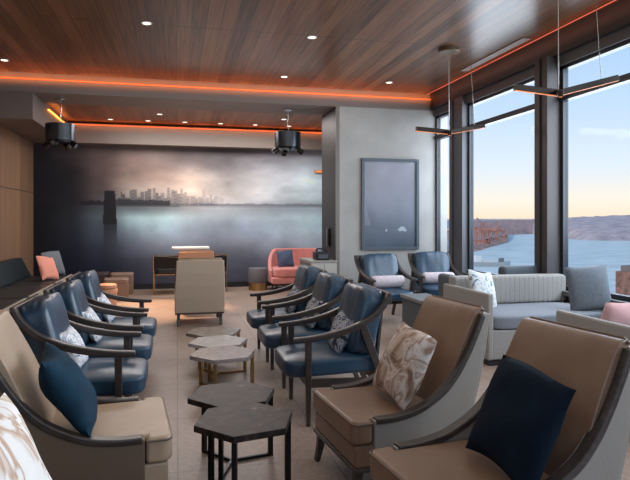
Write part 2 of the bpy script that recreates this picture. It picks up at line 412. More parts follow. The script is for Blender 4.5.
# ------------------------------------------------------------------ mural
def paint_plane(name, x0, x1, z0, z1, nx, nz, y, fn, mtl, parent=None):
    me = bpy.data.meshes.new(name); vs = []; fs = []; cs = []
    for j in range(nz+1):
        for i in range(nx+1):
            s, t = i/nx, j/nz
            vs.append((x0+(x1-x0)*s, y, z0+(z1-z0)*t)); cs.append(fn(s, t))
    for j in range(nz):
        for i in range(nx):
            a = j*(nx+1)+i; fs.append((a, a+1, a+nx+2, a+nx+1))
    me.from_pydata(vs, [], fs); me.materials.append(mtl)
    at = me.color_attributes.new('paint', 'FLOAT_COLOR', 'POINT')
    at.data.foreach_set('color', [c for q in cs for c in q])
    o = bpy.data.objects.new(name, me); COL.objects.link(o)
    if parent: o.parent = parent
    return o
def vnoise(x, y, seed=0):
    def h(i, j): return ((sin(i*127.1+j*311.7+seed*74.7)*43758.5453) % 1.0)
    i, j = math.floor(x), math.floor(y); fx, fy = x-i, y-j
    fx = fx*fx*(3-2*fx); fy = fy*fy*(3-2*fy)
    return (h(i,j)*(1-fx)+h(i+1,j)*fx)*(1-fy)+(h(i,j+1)*(1-fx)+h(i+1,j+1)*fx)*fy
def fbm(x, y, o=4, seed=0): return sum(vnoise(x*2**k, y*2**k, seed+k)*.5**(k+1) for k in range(o))/(1-.5**o)
MU = [40,70,100,130,160,190,220,250,280,310]
MV = [150,165,180,195,205,211,220,235,250,265,285]
MC = [[(40,34,40),(48,42,46),(72,62,62),(88,76,76),(92,82,82),(80,72,76),(72,68,76),(86,84,94),(98,98,108),(110,112,122)],
[(24,24,30),(34,32,38),(72,62,62),(108,92,90),(118,104,104),(112,104,106),(104,100,108),(118,118,128),(122,128,140),(140,152,166)],
[(16,18,24),(26,26,32),(70,60,62),(122,108,104),(150,132,126),(162,148,142),(150,146,150),(146,148,156),(146,154,166),(172,190,204)],
[(14,16,22),(22,22,28),(60,54,58),(118,112,110),(146,136,134),(172,158,152),(168,164,166),(156,158,166),(150,160,172),(176,196,208)],
[(14,16,22),(22,24,30),(58,58,64),(104,108,114),(130,130,134),(156,150,152),(160,160,168),(146,150,160),(136,146,160),(150,166,180)],
[(14,16,22),(24,28,34),(50,56,64),(80,90,100),(95,104,112),(120,124,130),(130,136,146),(120,128,140),(112,122,138),(124,140,156)],
[(14,17,24),(26,30,38),(66,78,90),(128,154,166),(146,172,182),(134,148,160),(126,138,152),(126,140,156),(134,152,168),(146,168,182)],
[(13,16,24),(22,26,36),(54,62,78),(104,122,140),(120,142,160),(108,122,142),(104,116,136),(106,120,142),(124,144,164),(140,164,182)],
[(12,15,24),(18,22,34),(40,46,64),(66,76,98),(82,94,116),(86,98,122),(84,94,118),(86,98,122),(100,118,144),(118,138,160)],
[(11,14,24),(16,20,34),(28,34,52),(44,50,72),(56,64,88),(64,72,98),(66,74,100),(66,76,104),(80,94,122),(100,116,140)],
[(10,13,24),(14,18,32),(22,27,46),(34,38,60),(42,48,72),(48,54,80),(52,58,86),(54,62,90),(64,76,104),(84,98,122)]]
rb = random.Random(3)
towers = []
x = 118
while x < 222:
    w = rb.choice([2,2.5,3,4]); near = max(0, 1-abs(x-165)/70)
    towers.append((x, x+w, 203-rb.uniform(2, 7+14*near*rb.random()), rb.uniform(.55, 1)))
    x += w*rb.uniform(.75, 1.25)
towers += [(155,158.5,195,1), (171,174.5,192,.95), (184,187,194,.75), (202,205,191,.45)]
def mural_col(s, t):
    X_ = -2.75+6.0*s; th_ = math.atan(138/580); xc, zc = X_*cos(th_)-12.4*sin(th_), X_*sin(th_)+12.4*cos(th_)
    u = 315+580*xc/zc; v = 287-(t)*(287-148)      # where this point of the print sits in the print's own sketch
    uu = min(max(u, MU[0]), MU[-1]); vv = min(max(v, MV[0]), MV[-1])
    i = max(k for k in range(len(MU)-1) if MU[k] <= uu); j = max(k for k in range(len(MV)-1) if MV[k] <= vv)
    fx = (uu-MU[i])/(MU[i+1]-MU[i]); fy = (vv-MV[j])/(MV[j+1]-MV[j]); fx = fx*fx*(3-2*fx)
    c = [(MC[j][i][k]*(1-fx)+MC[j][i+1][k]*fx)*(1-fy)+(MC[j+1][i][k]*(1-fx)+MC[j+1][i+1][k]*fx)*fy for k in range(3)]
    n = fbm(u/38, v/(16 if v < 208 else 30), 5, 2)
    c = [q*(.72+.56*n) for q in c]
    def over(col, a):
        for k in range(3): c[k] = c[k]*(1-a)+col[k]*a
    if v < 208:                                   # low far shore and skyline
        fade = min(1, max(0, (222-u)/100))
        if u > 112 and v > 206.5-2.2*fbm(u/6, 0, 3, 9): over((60,62,70), .35 if u > 190 else .0+.7*fade)
        if v > 205.5 and u > 200: over((92,98,112), .55*fbm(u/9, 1, 2, 4)+.2)
        for a, b, top, k in towers:
            if a <= u <= b and v > top: over((46,46,54), k*(.16+.68*fade)*(.75+.25*((int(v*2)+int(u*3)) % 2))); break
        if 114 < u < 170 and v > 203.5-2.5*fbm(u/5, 3, 3, 7): over((34,36,42), .8)
        if 80 < u < 108 and v > 204-1.5*vnoise(u/3, 1, 5): over((16,18,22), .75)
    elif v < 209.5 and u > 114: over((44,48,56), .55 if u < 180 else .22)
    if 104.5-.1*(v-193)*.5 < u < 115+.12*(v-193)*.5 and 193 < v < 226: over((17,18,23), .94)
    elif 104 < u < 117 and 226 <= v < 252: over((20,22,30), .8*(1-(v-226)/26))
    if v > 228:
        a = min(1, (v-228)/20)*.45*min(1, max(0, (u-95)/60)); m = sum(c)/3+8
        c = [x*(1-a)+(m*q)*a for x, q in zip(c, (1.06,1.07,1.14))]
    g = 1.5+.10*max(0, (u-240)/80)  # glossy reflection at the right end is painted into the print, lifted further here
    q = lin(*[max(0, min(255, x)) for x in c])
    return (min(1, q[0]*g*1.06), min(1, q[1]*g*1.02), min(1, q[2]*g*.93), 1)
struct(MB().box(XL-.2, XW+.2, YM, YM+.2, 0, ZC).build('wall_back', M['pierdark']))
mu = paint_plane('wall_mural', -2.75, 3.25, .11, ZD, 420, 180, YM-.012, mural_col, M['mural'])
tag(mu, 'wide misty harbour skyline mural filling the whole back wall', 'mural')
struct(MB().box(3.25, XW, YM-.02, YM, .11, ZD).build('trim_18', mat('pale end panel', lin(150,170,186), .5)))

# framed print on the grey wall
def art_col(s, t):
    top, mid, bot = (150,150,160), (128,134,146), (72,84,98)
    if t > .42: k = min(1, (t-.42)/.35); c = [mid[i]*(1-k)+top[i]*k for i in range(3)]
    else: k = t/.42; k = k**.8; c = [bot[i]*(1-k)+mid[i]*k for i in range(3)]
    n = fbm(s*3, t*4, 4, 11); c = [q*(.9+.2*n) for q in c]
    ridge = .70-s*1.15-.05*fbm(s*9, 0, 3, 2)
    if t < ridge and t > .2: a = .28*min(1, (ridge-t)*5); c = [c[i]*(1-a)+(88,94,106)[i]*a for i in range(3)]
    r2 = .52-abs(s-.02)*2.6
    if t < r2 and t > .25: a = .35; c = [c[i]*(1-a)+(160,164,172)[i]*a for i in range(3)]
    if .18 < t < .24 and .40 < s < .86:
        w = vnoise(s*26, t*40, 3)
        if w > .66: c = [c[i]*.35+(214,222,230)[i]*.65 for i in range(3)]
    return lin(*c)
fr = thing('framed_picture', 'tall framed misty grey seascape print on the grey pier wall', 'picture', (3.56, YP, 1.69))
fm = MB()
for a in ((-.52,.52,-.045,-.002,.73,.78),(-.52,.52,-.045,-.002,-.78,-.73),(-.52,-.47,-.045,-.002,-.73,.73),(.47,.52,-.045,-.002,-.73,.73)): fm.box(*a)
fm.build('frame', M['picframe'], fr, bevel=.004)
paint_plane('print', -.47, .47, -.73, .73, 90, 140, -.02, art_col, M['art'], fr)

# ------------------------------------------------------------------ ceiling fittings
def downlight(loc, label, group):
    t = thing('downlight', label, 'downlight', loc, 0, group)
    MB().lathe([(.062,-.004),(.062,0),(.045,.0)][::-1], 20).build('trim_ring', M['white'], t, True)
    MB().cyl((0,0,-.003), (0,0,-.0055), .043, n=20).build('lens', M['spot'], t)
    return t
DL = [(-.33,6.74,ZC,'recessed downlight nearest the top left of the walnut ceiling'), (1.58,6.8,ZC,'recessed downlight in the walnut ceiling, middle of the nearer row'),
      (1.6,8.77,ZC,'recessed downlight near the orange cove, above the pendant drum lamp'), (3.3,8.75,ZC,'recessed downlight near the orange cove above the framed picture'),
      (-2.31,8.75,ZC,'recessed downlight at the far left end of the walnut ceiling')]
for x, y, z, l in DL: downlight((x,y,z), l, 'recessed downlights of the walnut ceiling')
for x, y, l in [(-.31,11.0,'recessed downlight of the tray ceiling above the brown armchair'), (2.0,11.0,'recessed downlight of the tray ceiling behind the right drum lamp')]:
    downlight((x,y,ZB+.03), l, 'recessed downlights of the tray ceiling')
for i, x in enumerate([-1.25,-.55,.15,.85,1.55,2.25]):
    t = downlight((x, YM-.62, ZB+.03), ['first','second','third','fourth','fifth','sixth'][i]+' tiny downlight from the left along the orange cove over the mural', 'tiny downlights above the mural')

def chandelier(label, loc):
    t = thing('drum_pendant', label, 'pendant lamp', loc, 0, 'drum pendants under the beam')
    MB().lathe([(.075,-.02),(.075,0)], 24).build('canopy', M['chrome'], t, True)
    MB().tube(smooth_path([(0,0,-.02),(.012,0,-.15),(.0,.01,-.28),(.05,0,-.40)], 5), .006).build('cord', M['chrome'], t, True)
    MB().lathe([(.20,-.66),(.225,-.66),(.225,-.40),(.20,-.40),(.19,-.42),(.0,-.42)], 40).build('drum_shade', M['drumshade'], t, True)
    MB().lathe([(.0,-.655),(.2,-.655),(.2,-.69),(.1,-.70),(0,-.70)][::-1], 32).build('base_plate', M['blackm'], t, True)
    for k, (a, tilt) in enumerate(((2.9,.5),(5.9,.6),(4.5,.9),(1.3,.6))):
        d = Vector((cos(a)*sin(tilt+.4), sin(a)*sin(tilt+.4), -cos(tilt+.4)))
        p = Vector((.19*cos(a), .19*sin(a), -.70))
        h = MB().cyl(p-d*.02, p+d*.085, .045, .05, 16)
        h.cyl(p+Vector((0,0,.03)), p, .012, n=8)
        ho = h.build('spot_head', M['blackm'], t, True)
        MB().cyl(p+d*.0855, p+d*.088, .036, n=16).build('lens', M['screen'], ho)
    return t
ch = chandelier('black drum pendant with spot heads over the left side of the mural', (-1.79, 9.85, ZB))
dup(ch, (1.86, 9.85, ZB), .35, 'black drum pendant with spot heads beside the grey pier')

def branch(label, loc, arms, z):
    t = thing('branch_pendant', label, 'pendant lamp', loc, 0, 'branching linear pendants by the windows')
    MB().lathe([(.0,-.05),(.13,-.05),(.135,-.045),(.135,0)], 32).build('canopy', mat('canopy bronze', lin(128,112,90), .35, .6), t, True)
    MB().cyl((0,0,-.05), (0,0,z+.02), .004, n=6).build('cord', M['chrome'], t, True)
    for (p0, p1) in arms:
        p0 = Vector(p0)+Vector((0,0,z)); p1 = Vector(p1)+Vector((0,0,z))
        a = MB().bar([p0, p1], .045, .055).build('arm', M['bronze'], t, bevel=.003)
        off = Vector((0,0,-.029))
        MB().bar([p0+off, p1+off], .026, .006).build('led_strip', M['warm'], a)
    p1 = Vector(arms[1][1])*.72
    MB().cyl((p1.x,p1.y,z+p1.z), (p1.x-.05,p1.y+.02,0), .003, n=6).build('side_wire', M['chrome'], t, True)
    return t
branch('branching bronze linear pendant hanging before the far windows by the grey wall', (3.40,6.85,ZC),
       [((0,0,0),(-.45,.02,.03)), ((0,0,0),(.50,.0,.10)), ((0,0,0),(-.10,-.22,-.05))], -1.07)
branch('branching bronze linear pendant hanging before the nearest window', (3.42,4.68,ZC),
       [((0,0,0),(-.44,.02,.035)), ((0,0,0),(.62,-.02,.17)), ((0,0,0),(-.14,-.22,-.06))], -1.03)
v = thing('air_vent', 'long pale linear air grille in the ceiling by the window header', 'vent', (4.10, 7.0, ZC))
MB().box(-.06,.06,-.8,.8,-.012,-.002).build('frame', mat('vent paint', lin(150,120,108), .5), v)
m_ = MB()
for k in range(3): m_.box(-.045+k*.035,-.028+k*.035,-.78,.78,-.016,-.012)
m_.build('slat', M['white'], v)
w = thing('wall_light', 'slim warm horizontal light bar at the right end of the mural', 'wall light', (3.07, YM-.02, 2.48))
MB().box(-.14,.14,-.05,-.005,-.03,.03).build('housing', M['gold'], w, bevel=.004)
MB().box(-.13,.13,-.056,-.05,-.022,.022).build('diffuser', M['warm'], w)

# ------------------------------------------------------------------ lounge armchair (faces +x)
def lounge(name, label, loc, rz, lea, out, pipe):
    t = thing(name, label, 'armchair', loc, rz, 'high-backed leather lounge armchairs')
    W = .33
    nar = lambda x, y, z: (x, y*(1-.07*max(0, min(1, (z-.42)/.52))), z)
    sw = smooth_path([(.28,.418),(.16,.420),(.02,.447),(-.12,.518),(-.21,.60),(-.29,.71),(-.36,.835),(-.405,.925)], 5)
    n = len(sw)
    # lower / rear outline matching the swoop station by station
    rear = []
    for i in range(n):
        k = i/(n-1)
        if k < .5: rear.append((.28-(.28+.23)*k/.5, .18))
        else: q = (k-.5)/.5; rear.append((-.23-.205*q-.03*sin(pi*q), .18+.735*q))
    for s in (1, -1):
        MB().ribbon(sw, rear, s*(W-.045), s*W).warp(nar).build('side_panel', out, t, bevel=.006)
        top, bot = offset2([(p[0]-.010, p[1]-.004) for p in sw], .030)
        MB().ribbon(top, bot, s*(W-.052), s*(W+.008)).warp(nar).build('arm_trim', M['wood'], t, smooth=True, bevel=.007, seg=3)
    fr = smooth_path([(-.13,.36),(-.175,.50),(-.255,.70),(-.318,.83),(-.368,.925),(-.390,.950),(-.425,.955)], 4)
    rr = [(-.275-.165*i/(len(fr)-1)-.015*sin(pi*i/(len(fr)-1)), .30+.645*i/(len(fr)-1)) for i in range(len(fr))]
    MB().ribbon(fr, rr, -(W-.030), W-.030).warp(nar).build('backrest', lea, t, smooth=True, bevel=.012, seg=3, ang=60)
    bp = [(-.445,.925),(-.415,.75),(-.37,.57),(-.315,.40),(-.235,.18)]
    MB().ribbon([(x+.02,z) for x,z in bp], [(x-.018,z) for x,z in bp], -W+.004, W-.004).warp(nar).build('back_panel', out, t, bevel=.008)
    pp = [nar(-.497, sy, z) for sy, z in [(-(W-.004),.20),(-(W-.004),.93)]]
    MB().tube([nar(-.425,-(W-.02),.94), nar(-.428,-(W-.05),.955), nar(-.428,(W-.05),.955), nar(-.425,(W-.02),.94)], .007).build('piping', pipe, t, True)
    xb, xs, xf, yi = -.26, .285, .405, W-.048
    poly = [(xb,-yi),(xs,-yi),(xs,-W+.002),(xf-.03,-W+.002),(xf,-W+.03),(xf,W-.03),(xf-.03,W-.002),(xs,W-.002),(xs,yi),(xb,yi)]
    sc = MB().prism(poly, .30, .42).build('seat_cushion', lea, t, bevel=.028, seg=4)
    pz = [(xs+.004,-W+.0,.412),(xf-.02,-W+.0,.412),(xf-.002,-W+.02,.412),(xf-.002,W-.02,.412),(xf-.02,W,.412),(xs+.004,W,.412)]
    MB().tube([(p[0]-.002,p[1],p[2]-.006) for p in pz], .0055).build('piping', pipe, sc, True)
    MB().box(-.215, .385, -W+.012, W-.012, .18, .297).build('seat_base', lea, t, bevel=.012)
    MB().box(-.245, .392, -W+.004, W-.004, .158, .182).build('base_rail', M['wood'], t, bevel=.005)
    for sx, sy in ((1,1),(1,-1),(-1,1),(-1,-1)):
        x0 = .355 if sx > 0 else -.20
        pts = smooth_path([(x0, .16), (x0+sx*.008, .09), (x0+sx*(.03 if sx > 0 else .05), 0)], 4)
        th = [.055-.028*i/(len(pts)-1) for i in range(len(pts))]
        top, bot = offset2(pts, th)
        y = sy*(W-.05)
        MB().ribbon(top, bot, y-.02, y+.02).build('leg', M['wood'], t, bevel=.004)
    return t
R = radians
FAC = {}
cL = lounge('lounge_armchair', 'tan high-backed leather armchair with a teal pillow, front left by the blue row', (-.45,3.06,0), R(5), M['tan'], M['outer_shade'], M['pipe'])
cM = lounge('lounge_armchair', 'brown leather high-backed armchair holding the brown marbled pillow, right of the dark tables', (1.195,3.10,0), R(180+6), M['tan2'], M['outer'], M['pipe'])
cR = dup(cM, (1.25,2.14,0), R(180+7), 'brown leather high-backed armchair holding the navy pillow, front right corner')
cM.scale = (.95,.96,.985)
cN = dup(cL, (-.42,1.72,0), R(0), 'tan leather armchair at lower left edge, mostly out of view, holding the white marbled pillow')
cC = lounge('lounge_armchair', 'pale taupe armchair seen from behind, in the aisle before the white table', (.30,8.20,0), R(90), M['tan'], mat('taupe back leather', lin(184,166,146), .5), M['pipe'])
cC.scale = (1,1,.96)
cT = lounge('lounge_armchair', 'peach tan armchair mostly hidden behind the pale taupe armchair', (.29,9.6,0), R(90), M['peach'], M['peach'], M['pipe'])
cT.scale = (1,.88,1)

def pillow(name, label, w, h, t, m, loc, rz, tilt, roll=0, seed=0, group=None, k=18, ripple=1.0):
    o = MB().pillow(w, h, t, k, T(rx=roll, ry=0), seed, ripple=ripple).build(name, m, None, True, ang=75)
    o.location = loc; o.rotation_mode = 'XYZ'
    o.matrix_world = T(loc[0], loc[1], loc[2], 0, 0, rz) @ Matrix.Rotation(-tilt, 4, 'Y')
    return tag(o, label, 'pillow', group)
pillow('throw_pillow', 'teal velvet throw pillow on the tan armchair at front left', .40,.41,.17, M['teal'], (-.50,2.93,.625), R(8), R(29), R(2), 1)
pillow('throw_pillow', 'brown and cream marbled throw pillow on the middle brown armchair', .42,.42,.14, M['marbpil'], (1.225,3.03,.62), R(186), R(24), R(-8), 2)
pillow('throw_pillow', 'dark navy velvet throw pillow on the front right armchair', .43,.43,.14, M['navy'], (1.31,2.05,.63), R(187), R(24), R(-4), 3)
pillow('throw_pillow', 'white and tan marbled pillow at the lower left corner', .52,.50,.15, M['marbwhite'], (-.45,1.745,.655), R(-2), R(22), R(0), 4)

# ------------------------------------------------------------------ blue armchair (faces +x)
def blue_chair(label, loc, rz):
    t = thing('blue_armchair', label, 'armchair', loc, rz, 'blue leather armchairs with dark wooden arms')
    for s in (1, -1):
        y = s*.31
        pts = smooth_path([(.335,.595),(.20,.602),(.06,.622),(-.09,.662),(-.22,.725),(-.31,.81),(-.362,.90)], 5)
        n = len(pts); th = [.030+.014*sin(pi*i/(n-1)) for i in range(n)]
        top, bot = offset2(pts, th)
        mb = MB(); mb.ribbon(top, bot, y-.028, y+.028)
        mb.build('arm', M['wood'], t, smooth=True, bevel=.008, seg=3)
        MB().ribbon([(.258,.60),(.255,.30),(.25,0)], [(.212,.60),(.215,.30),(.222,0)], y-.02, y+.02).build('leg', M['wood'], t, bevel=.005)
        pts = smooth_path([(-.16,.67),(-.215,.52),(-.29,.33),(-.36,.17),(-.43,0)], 4)
        n = len(pts); th = [.058-.026*abs(i/(n-1)-.15) for i in range(n)]
        top, bot = offset2(pts, th)
        MB().ribbon(top, bot, y-.018, y+.018).build('leg', M['wood'], t, bevel=.005)
        MB().ribbon([(.24,.325),(-.30,.305)], [(.24,.265),(-.30,.245)], y-.014, y+.014).build('side_rail', M['wood'], t, bevel=.004)
    MB().box(.215,.245,-.30,.30,.262,.322).build('front_rail', M['wood'], t, bevel=.004)
    MB().box(-.315,-.285,-.30,.30,.245,.305).build('rear_rail', M['wood'], t, bevel=.004)
    MB().ribbon([(-.345,.905),(-.335,.82)], [(-.375,.905),(-.365,.82)], -.335, .335).build('top_rail', M['wood'], t, bevel=.008, seg=3)
    for y in (-.18,-.06,.06,.18):
        MB().ribbon([(-.345,.87),(-.285,.30)], [(-.362,.87),(-.302,.30)], y-.025, y+.025).build('back_slat', M['wood'], t)
    MB().rbox(.355,.283,.066, 7, 14, T(.035,0,.388,0,R(1.5)), crown=.018).build('seat_cushion', M['blue'], t, True, ang=80)
    bc = MB().rbox(.095,.279,.248, 6, 14, T(-.218,0,.680,0,R(-14)), wob=.005).build('back_cushion', M['blue'], t, True, ang=80)
    return t
XLc, XRc = -.585, 1.115
b0 = blue_chair('blue leather armchair nearest in the left row, behind the tan armchair', (XLc,4.06,0), 0)
dup(b0, (XLc,4.94,0), 0, 'blue leather armchair in the middle of the left row of three')
dup(b0, (XLc,5.84,0), 0, 'blue leather armchair farthest back in the left row of three')
dup(b0, (XRc,4.21,0), pi, 'blue leather armchair nearest in the right row, beside the brown armchair')
dup(b0, (XRc,5.14,0), pi, 'blue leather armchair in the middle of the right row of three')
dup(b0, (XRc,6.06,0), pi, 'blue leather armchair farthest back in the right row of three')
dup(b0, (2.87,7.75,0), R(-90+4), 'blue armchair with a pale bolster below the framed picture')
dup(b0, (3.80,8.08,0), R(-90-6), 'blue armchair with a pale bolster in the corner by the window')
for i, (y, side, l) in enumerate([(4.06,1,'white and blue printed lumbar pillow on the nearest chair of the left row'), (4.94,1,'white and blue printed lumbar pillow on the middle chair of the left row'),
        (5.84,1,'white and blue printed lumbar pillow on the farthest chair of the left row'), (4.21,-1,'navy and white printed lumbar pillow on the nearest chair of the right row'),
        (5.14,-1,'navy and white printed lumbar pillow on the middle chair of the right row'), (6.06,-1,'navy and white printed lumbar pillow on the farthest chair of the right row')]):
    x = XLc-.075 if side > 0 else XRc+.075
    pillow('lumbar_pillow', l, .36,.27,.12, M['whitepat'] if side > 0 else M['navypat'], (x, y-.01*i, .585), 0 if side > 0 else pi, R(26), R(4*(-1)**i), 10+i, 'printed lumbar pillows on the blue armchairs')
for (x, y, rz, l) in ((2.875,7.69,R(4),'pale lilac bolster on the blue armchair below the picture'), (3.80,8.02,R(-6),'pale lilac bolster on the blue armchair in the window corner')):
    prof = [(.0,-.25),(.05,-.25),(.078,-.235),(.086,-.20),(.088,0),(.086,.20),(.078,.235),(.05,.25),(.0,.25)]
    o = MB().lathe([(max(r,.001),z) for r, z in prof], 24).build('bolster_pillow', M['bolster'], None, True, ang=60)
    o.matrix_world = T(x, y, .553, 0, 0, rz) @ Matrix.Rotation(pi/2, 4, 'Y')
    tag(o, l, 'pillow', 'pale bolsters on the corner armchairs')

# ------------------------------------------------------------------ hexagonal tables
def hex_table(label, loc, rz, Rr, h, top, metal, edge):
    t = thing('hexagonal_table', label, 'table', loc, rz, 'hexagonal marble side tables')
    P = [(Rr*cos(k*pi/3), Rr*sin(k*pi/3)) for k in range(6)]
    MB().prism(P, h-.032, h).build('table_top', top, t, bevel=.003)
    for k in (0, 2, 4):
        a = k*pi/3; r = Rr-.025
        c, s = cos(a), sin(a)
        Mx = T(r*c, r*s, 0, 0, 0, a)
        l = MB().box(-.014,.014,-.012,.012,0,h-.032, Mx).build('leg', metal, t, bevel=.002)
        MB().box(0, r, -.01, .01, .0, .018, T(0,0,0,0,0,a)).build('floor_bar', metal, t, bevel=.002)
    return t
hex_table('front dark brown marble hexagonal table on black legs, nearest in the aisle', (.335,2.95,0), R(12), .262, .415, M['darkmarble'], M['blackm'], None)
hex_table('rear dark brown marble hexagonal table, against the front one', (.315,3.425,0), R(10), .262, .405, M['darkmarble'], M['blackm'], None)
hex_table('rose grey marble hexagonal table on brass legs, nearest of the pale three', (.375,4.90,0), R(12), .283, .312, M['lightm1'], M['gold'], None)
hex_table('whitish marble hexagonal table, middle of the pale three', (.37,5.41,0), R(9), .278, .307, M['lightm2'], M['gold'], None)
hex_table('taupe marble hexagonal table, farthest of the pale three', (.36,5.92,0), R(9), .278, .302, M['lightm3'], M['gold'], None)

# ------------------------------------------------------------------ sofas (local: faces -y, origin at left front floor corner)
def sofa(name, label, loc, rz, L, D, harm, hback, body, seatm, arm_l=True, arm_r=True, rnd=.02, group=None, channels=True, blo=None):
    t = thing(name, label, 'sofa', loc, rz, group)
    a = .065 if rnd < .05 else .13
    MB().box(.03, L-.03, .04, D-.03, 0, .06).build('plinth', M['black'], t)
    MB().box(a if arm_l else 0, L-a if arm_r else L, .02, D-.14, .06, .34).build('seat_base', body, t, bevel=.01)
    if arm_l: MB().box(0, a, 0, D-(0 if rnd < .05 else .0), .06, harm).build('arm', body, t, bevel=rnd, seg=4)
    if arm_r: MB().box(L-a, L, 0, D, .06, harm).build('arm', body, t, bevel=rnd, seg=4)
    x0, x1 = (blo if blo else (a if arm_l else 0, L-a if arm_r else L))
    MB().box(x0+.001, x1-.001, D-.16, D-.002, .06, hback).build('backrest', body, t, bevel=rnd, seg=4)
    if channels:
        n = int((x1-x0)/.06); mb = MB()
        w = (x1-x0)/n
        for k in range(n): mb.rbox(w/2*1.04,.014,(hback-.50)/2, 9, 8, T(x0+w*(k+.5), D-.165, .485+(hback-.50)/2))
        mb.build('channel_padding', body, t, True, ang=80)
    MB().rbox((L-(a if arm_l else 0)-(a if arm_r else 0))/2-.004, (D-.20)/2, .075, 8, 14, T(((a if arm_l else 0)+L-(a if arm_r else 0))/2, (D-.20)/2+.012, .41), crown=.012).build('seat_cushion', seatm, t, True, ang=80)
    return t
sofa('channel_sofa', 'pale oatmeal sofa with channelled back and grey seat below the window', (2.92,5.06,0), 0, 1.46, .98, .705, .79, M['sofa'], M['sofaseat'], arm_r=False)
sofa('channel_sofa', 'pale oatmeal sofa at the right edge, seen from its end, with a pink pillow', (4.33,4.05,0), pi, 1.40, .98, .705, .72, M['sofa'], M['sofaseat'], channels=False)
sofa('grey_settee', 'dark grey low settee behind the oatmeal sofa, its back to the sofa', (4.41,6.98,0), pi, 1.12, .84, .73, .87, M['darkgrey'], M['darkgrey'], rnd=.05, channels=False, blo=(.02,.66))
pillow('floral_pillow', 'white floral pillow with blue blossoms in the corner of the oatmeal sofa', .42,.43,.14, M['floral'], (3.17,5.60,.665), R(-62), R(14), R(-6), 21)
pillow('square_pillow', 'large grey blue square pillow propped at the right of the oatmeal sofa', .45,.48,.15, M['greypil'], (4.16,5.20,.71), R(-104), R(14), R(2), 22, ripple=.5)
pillow('pink_pillow', 'dusty pink pillow on the sofa at the right edge', .46,.34,.14, M['pink'], (3.27,3.72,.655), R(100), R(18), R(-3), 23)
st = thing('box_table', 'dark grey boxy side table between the corner armchairs and the grey settee', 'table', (2.70,6.45,0))
MB().box(0,.36,-.33,.33,.46,.50).build('table_top', mat('grey top', lin(120,124,124), .35), st, bevel=.006)
MB().box(.02,.34,-.31,.31,.03,.46).build('body', M['darkgrey'], st, bevel=.006)
MB().box(.05,.31,-.28,.28,0,.03).build('plinth', M['black'], st)

# banquette on the left wall
bq = thing('banquette', 'long black teal leather banquette along the wooden left wall', 'bench', (XL,8.2,0))
y0, y1 = -3.6, 2.75
MB().box(.03,.90,y0+.05,y1-.05,0,.10).build('plinth', M['black'], bq)
MB().box(.01,.94,y0,y1,.10,.36).build('base', M['bench'], bq, bevel=.01)
MB().ribbon([(.30,.44),(.14,.77)], [(.01,.44),(.01,.77)], y0, y1).build('backrest', M['bench'], bq, bevel=.03, seg=4)
n = 4; d = (y1-y0)/n
for k in range(n):
    MB().rbox(.33,d/2-.008,.05, 9, 12, T(.62,y0+d*(k+.5),.41), crown=.008).build('seat_cushion', M['bench'], bq, True, ang=80)
    MB().box(.945,.975,y0+d*k+.06,y0+d*(k+1)-.12,.40,.475).build('edge_rail', M['benchedge'], bq, bevel=.004)
    MB().box(.94,.97,y0+d*k+.2,y0+d*(k+1)-.2,.12,.30).build('front_panel', M['black'], bq)
pillow('throw_pillow', 'coral pink pillow at the far end of the black banquette', .46,.40,.13, M['coral'], (-2.00,9.95,.655), R(-18), R(20), R(-6), 31)
pillow('throw_pillow', 'dark grey pillow behind the coral pillow on the banquette', .44,.44,.13, M['greypil'], (-2.05,10.65,.675), R(-30), R(16), R(3), 32)

# ottomans, stool, drum table
def ottoman(label, loc, rz, w, h, m):
    t = thing('ottoman', label, 'ottoman', loc, rz, 'square ottomans before the mural')
    MB().box(-w/2,w/2,-w/2,w/2,.04,h-.08).build('body', m, t, bevel=.015, seg=3)
    MB().rbox(w/2+.004,w/2+.004,.045, 9, 10, T(0,0,h-.043)).build('seat_pad', m, t, True, ang=80)
    MB().box(-w/2+.01,w/2-.01,-w/2+.01,w/2-.01,0,.04).build('base', M['gold'], t)
    return t
ottoman('front taupe leather ottoman left of the taupe armchair, before another like it', (-1.05,10.85,0), R(6), .41, .385, M['ott'])
ottoman('rear taupe leather ottoman close to the mural', (-1.03,11.75,0), R(4), .42, .40, M['ott'])
ottoman('dark aubergine ottoman beside the end of the banquette', (-1.50,12.0,0), 0, .42, .40, M['ottd'])
ps = thing('round_stool', 'round two-tier peach stool behind the left row of blue chairs', 'stool', (-1.02,9.15,0))
MB().lathe([(.12,0),(.135,.01),(.14,.05),(.14,.32),(.15,.33),(.155,.35),(.155,.38),(.15,.395),(.001,.40)], 32).build('lower_tier', M['peach'], ps, True)
MB().lathe([(.12,.40),(.14,.405),(.145,.43),(.14,.455),(.12,.465),(.001,.47)], 32).build('seat_pad', M['peach'], ps, True)
dt = thing('drum_table', 'grey round drum stool on a brass base left of the coral loveseat', 'stool', (1.60,11.75,0))
MB().lathe([(.188,.15),(.192,.16),(.192,.43),(.185,.445),(.001,.45)], 36).build('body', M['greyvel'], dt, True)
MB().lathe([(.001,0),(.186,0),(.186,.15),(.001,.15)], 36).build('base', M['gold'], dt, True)

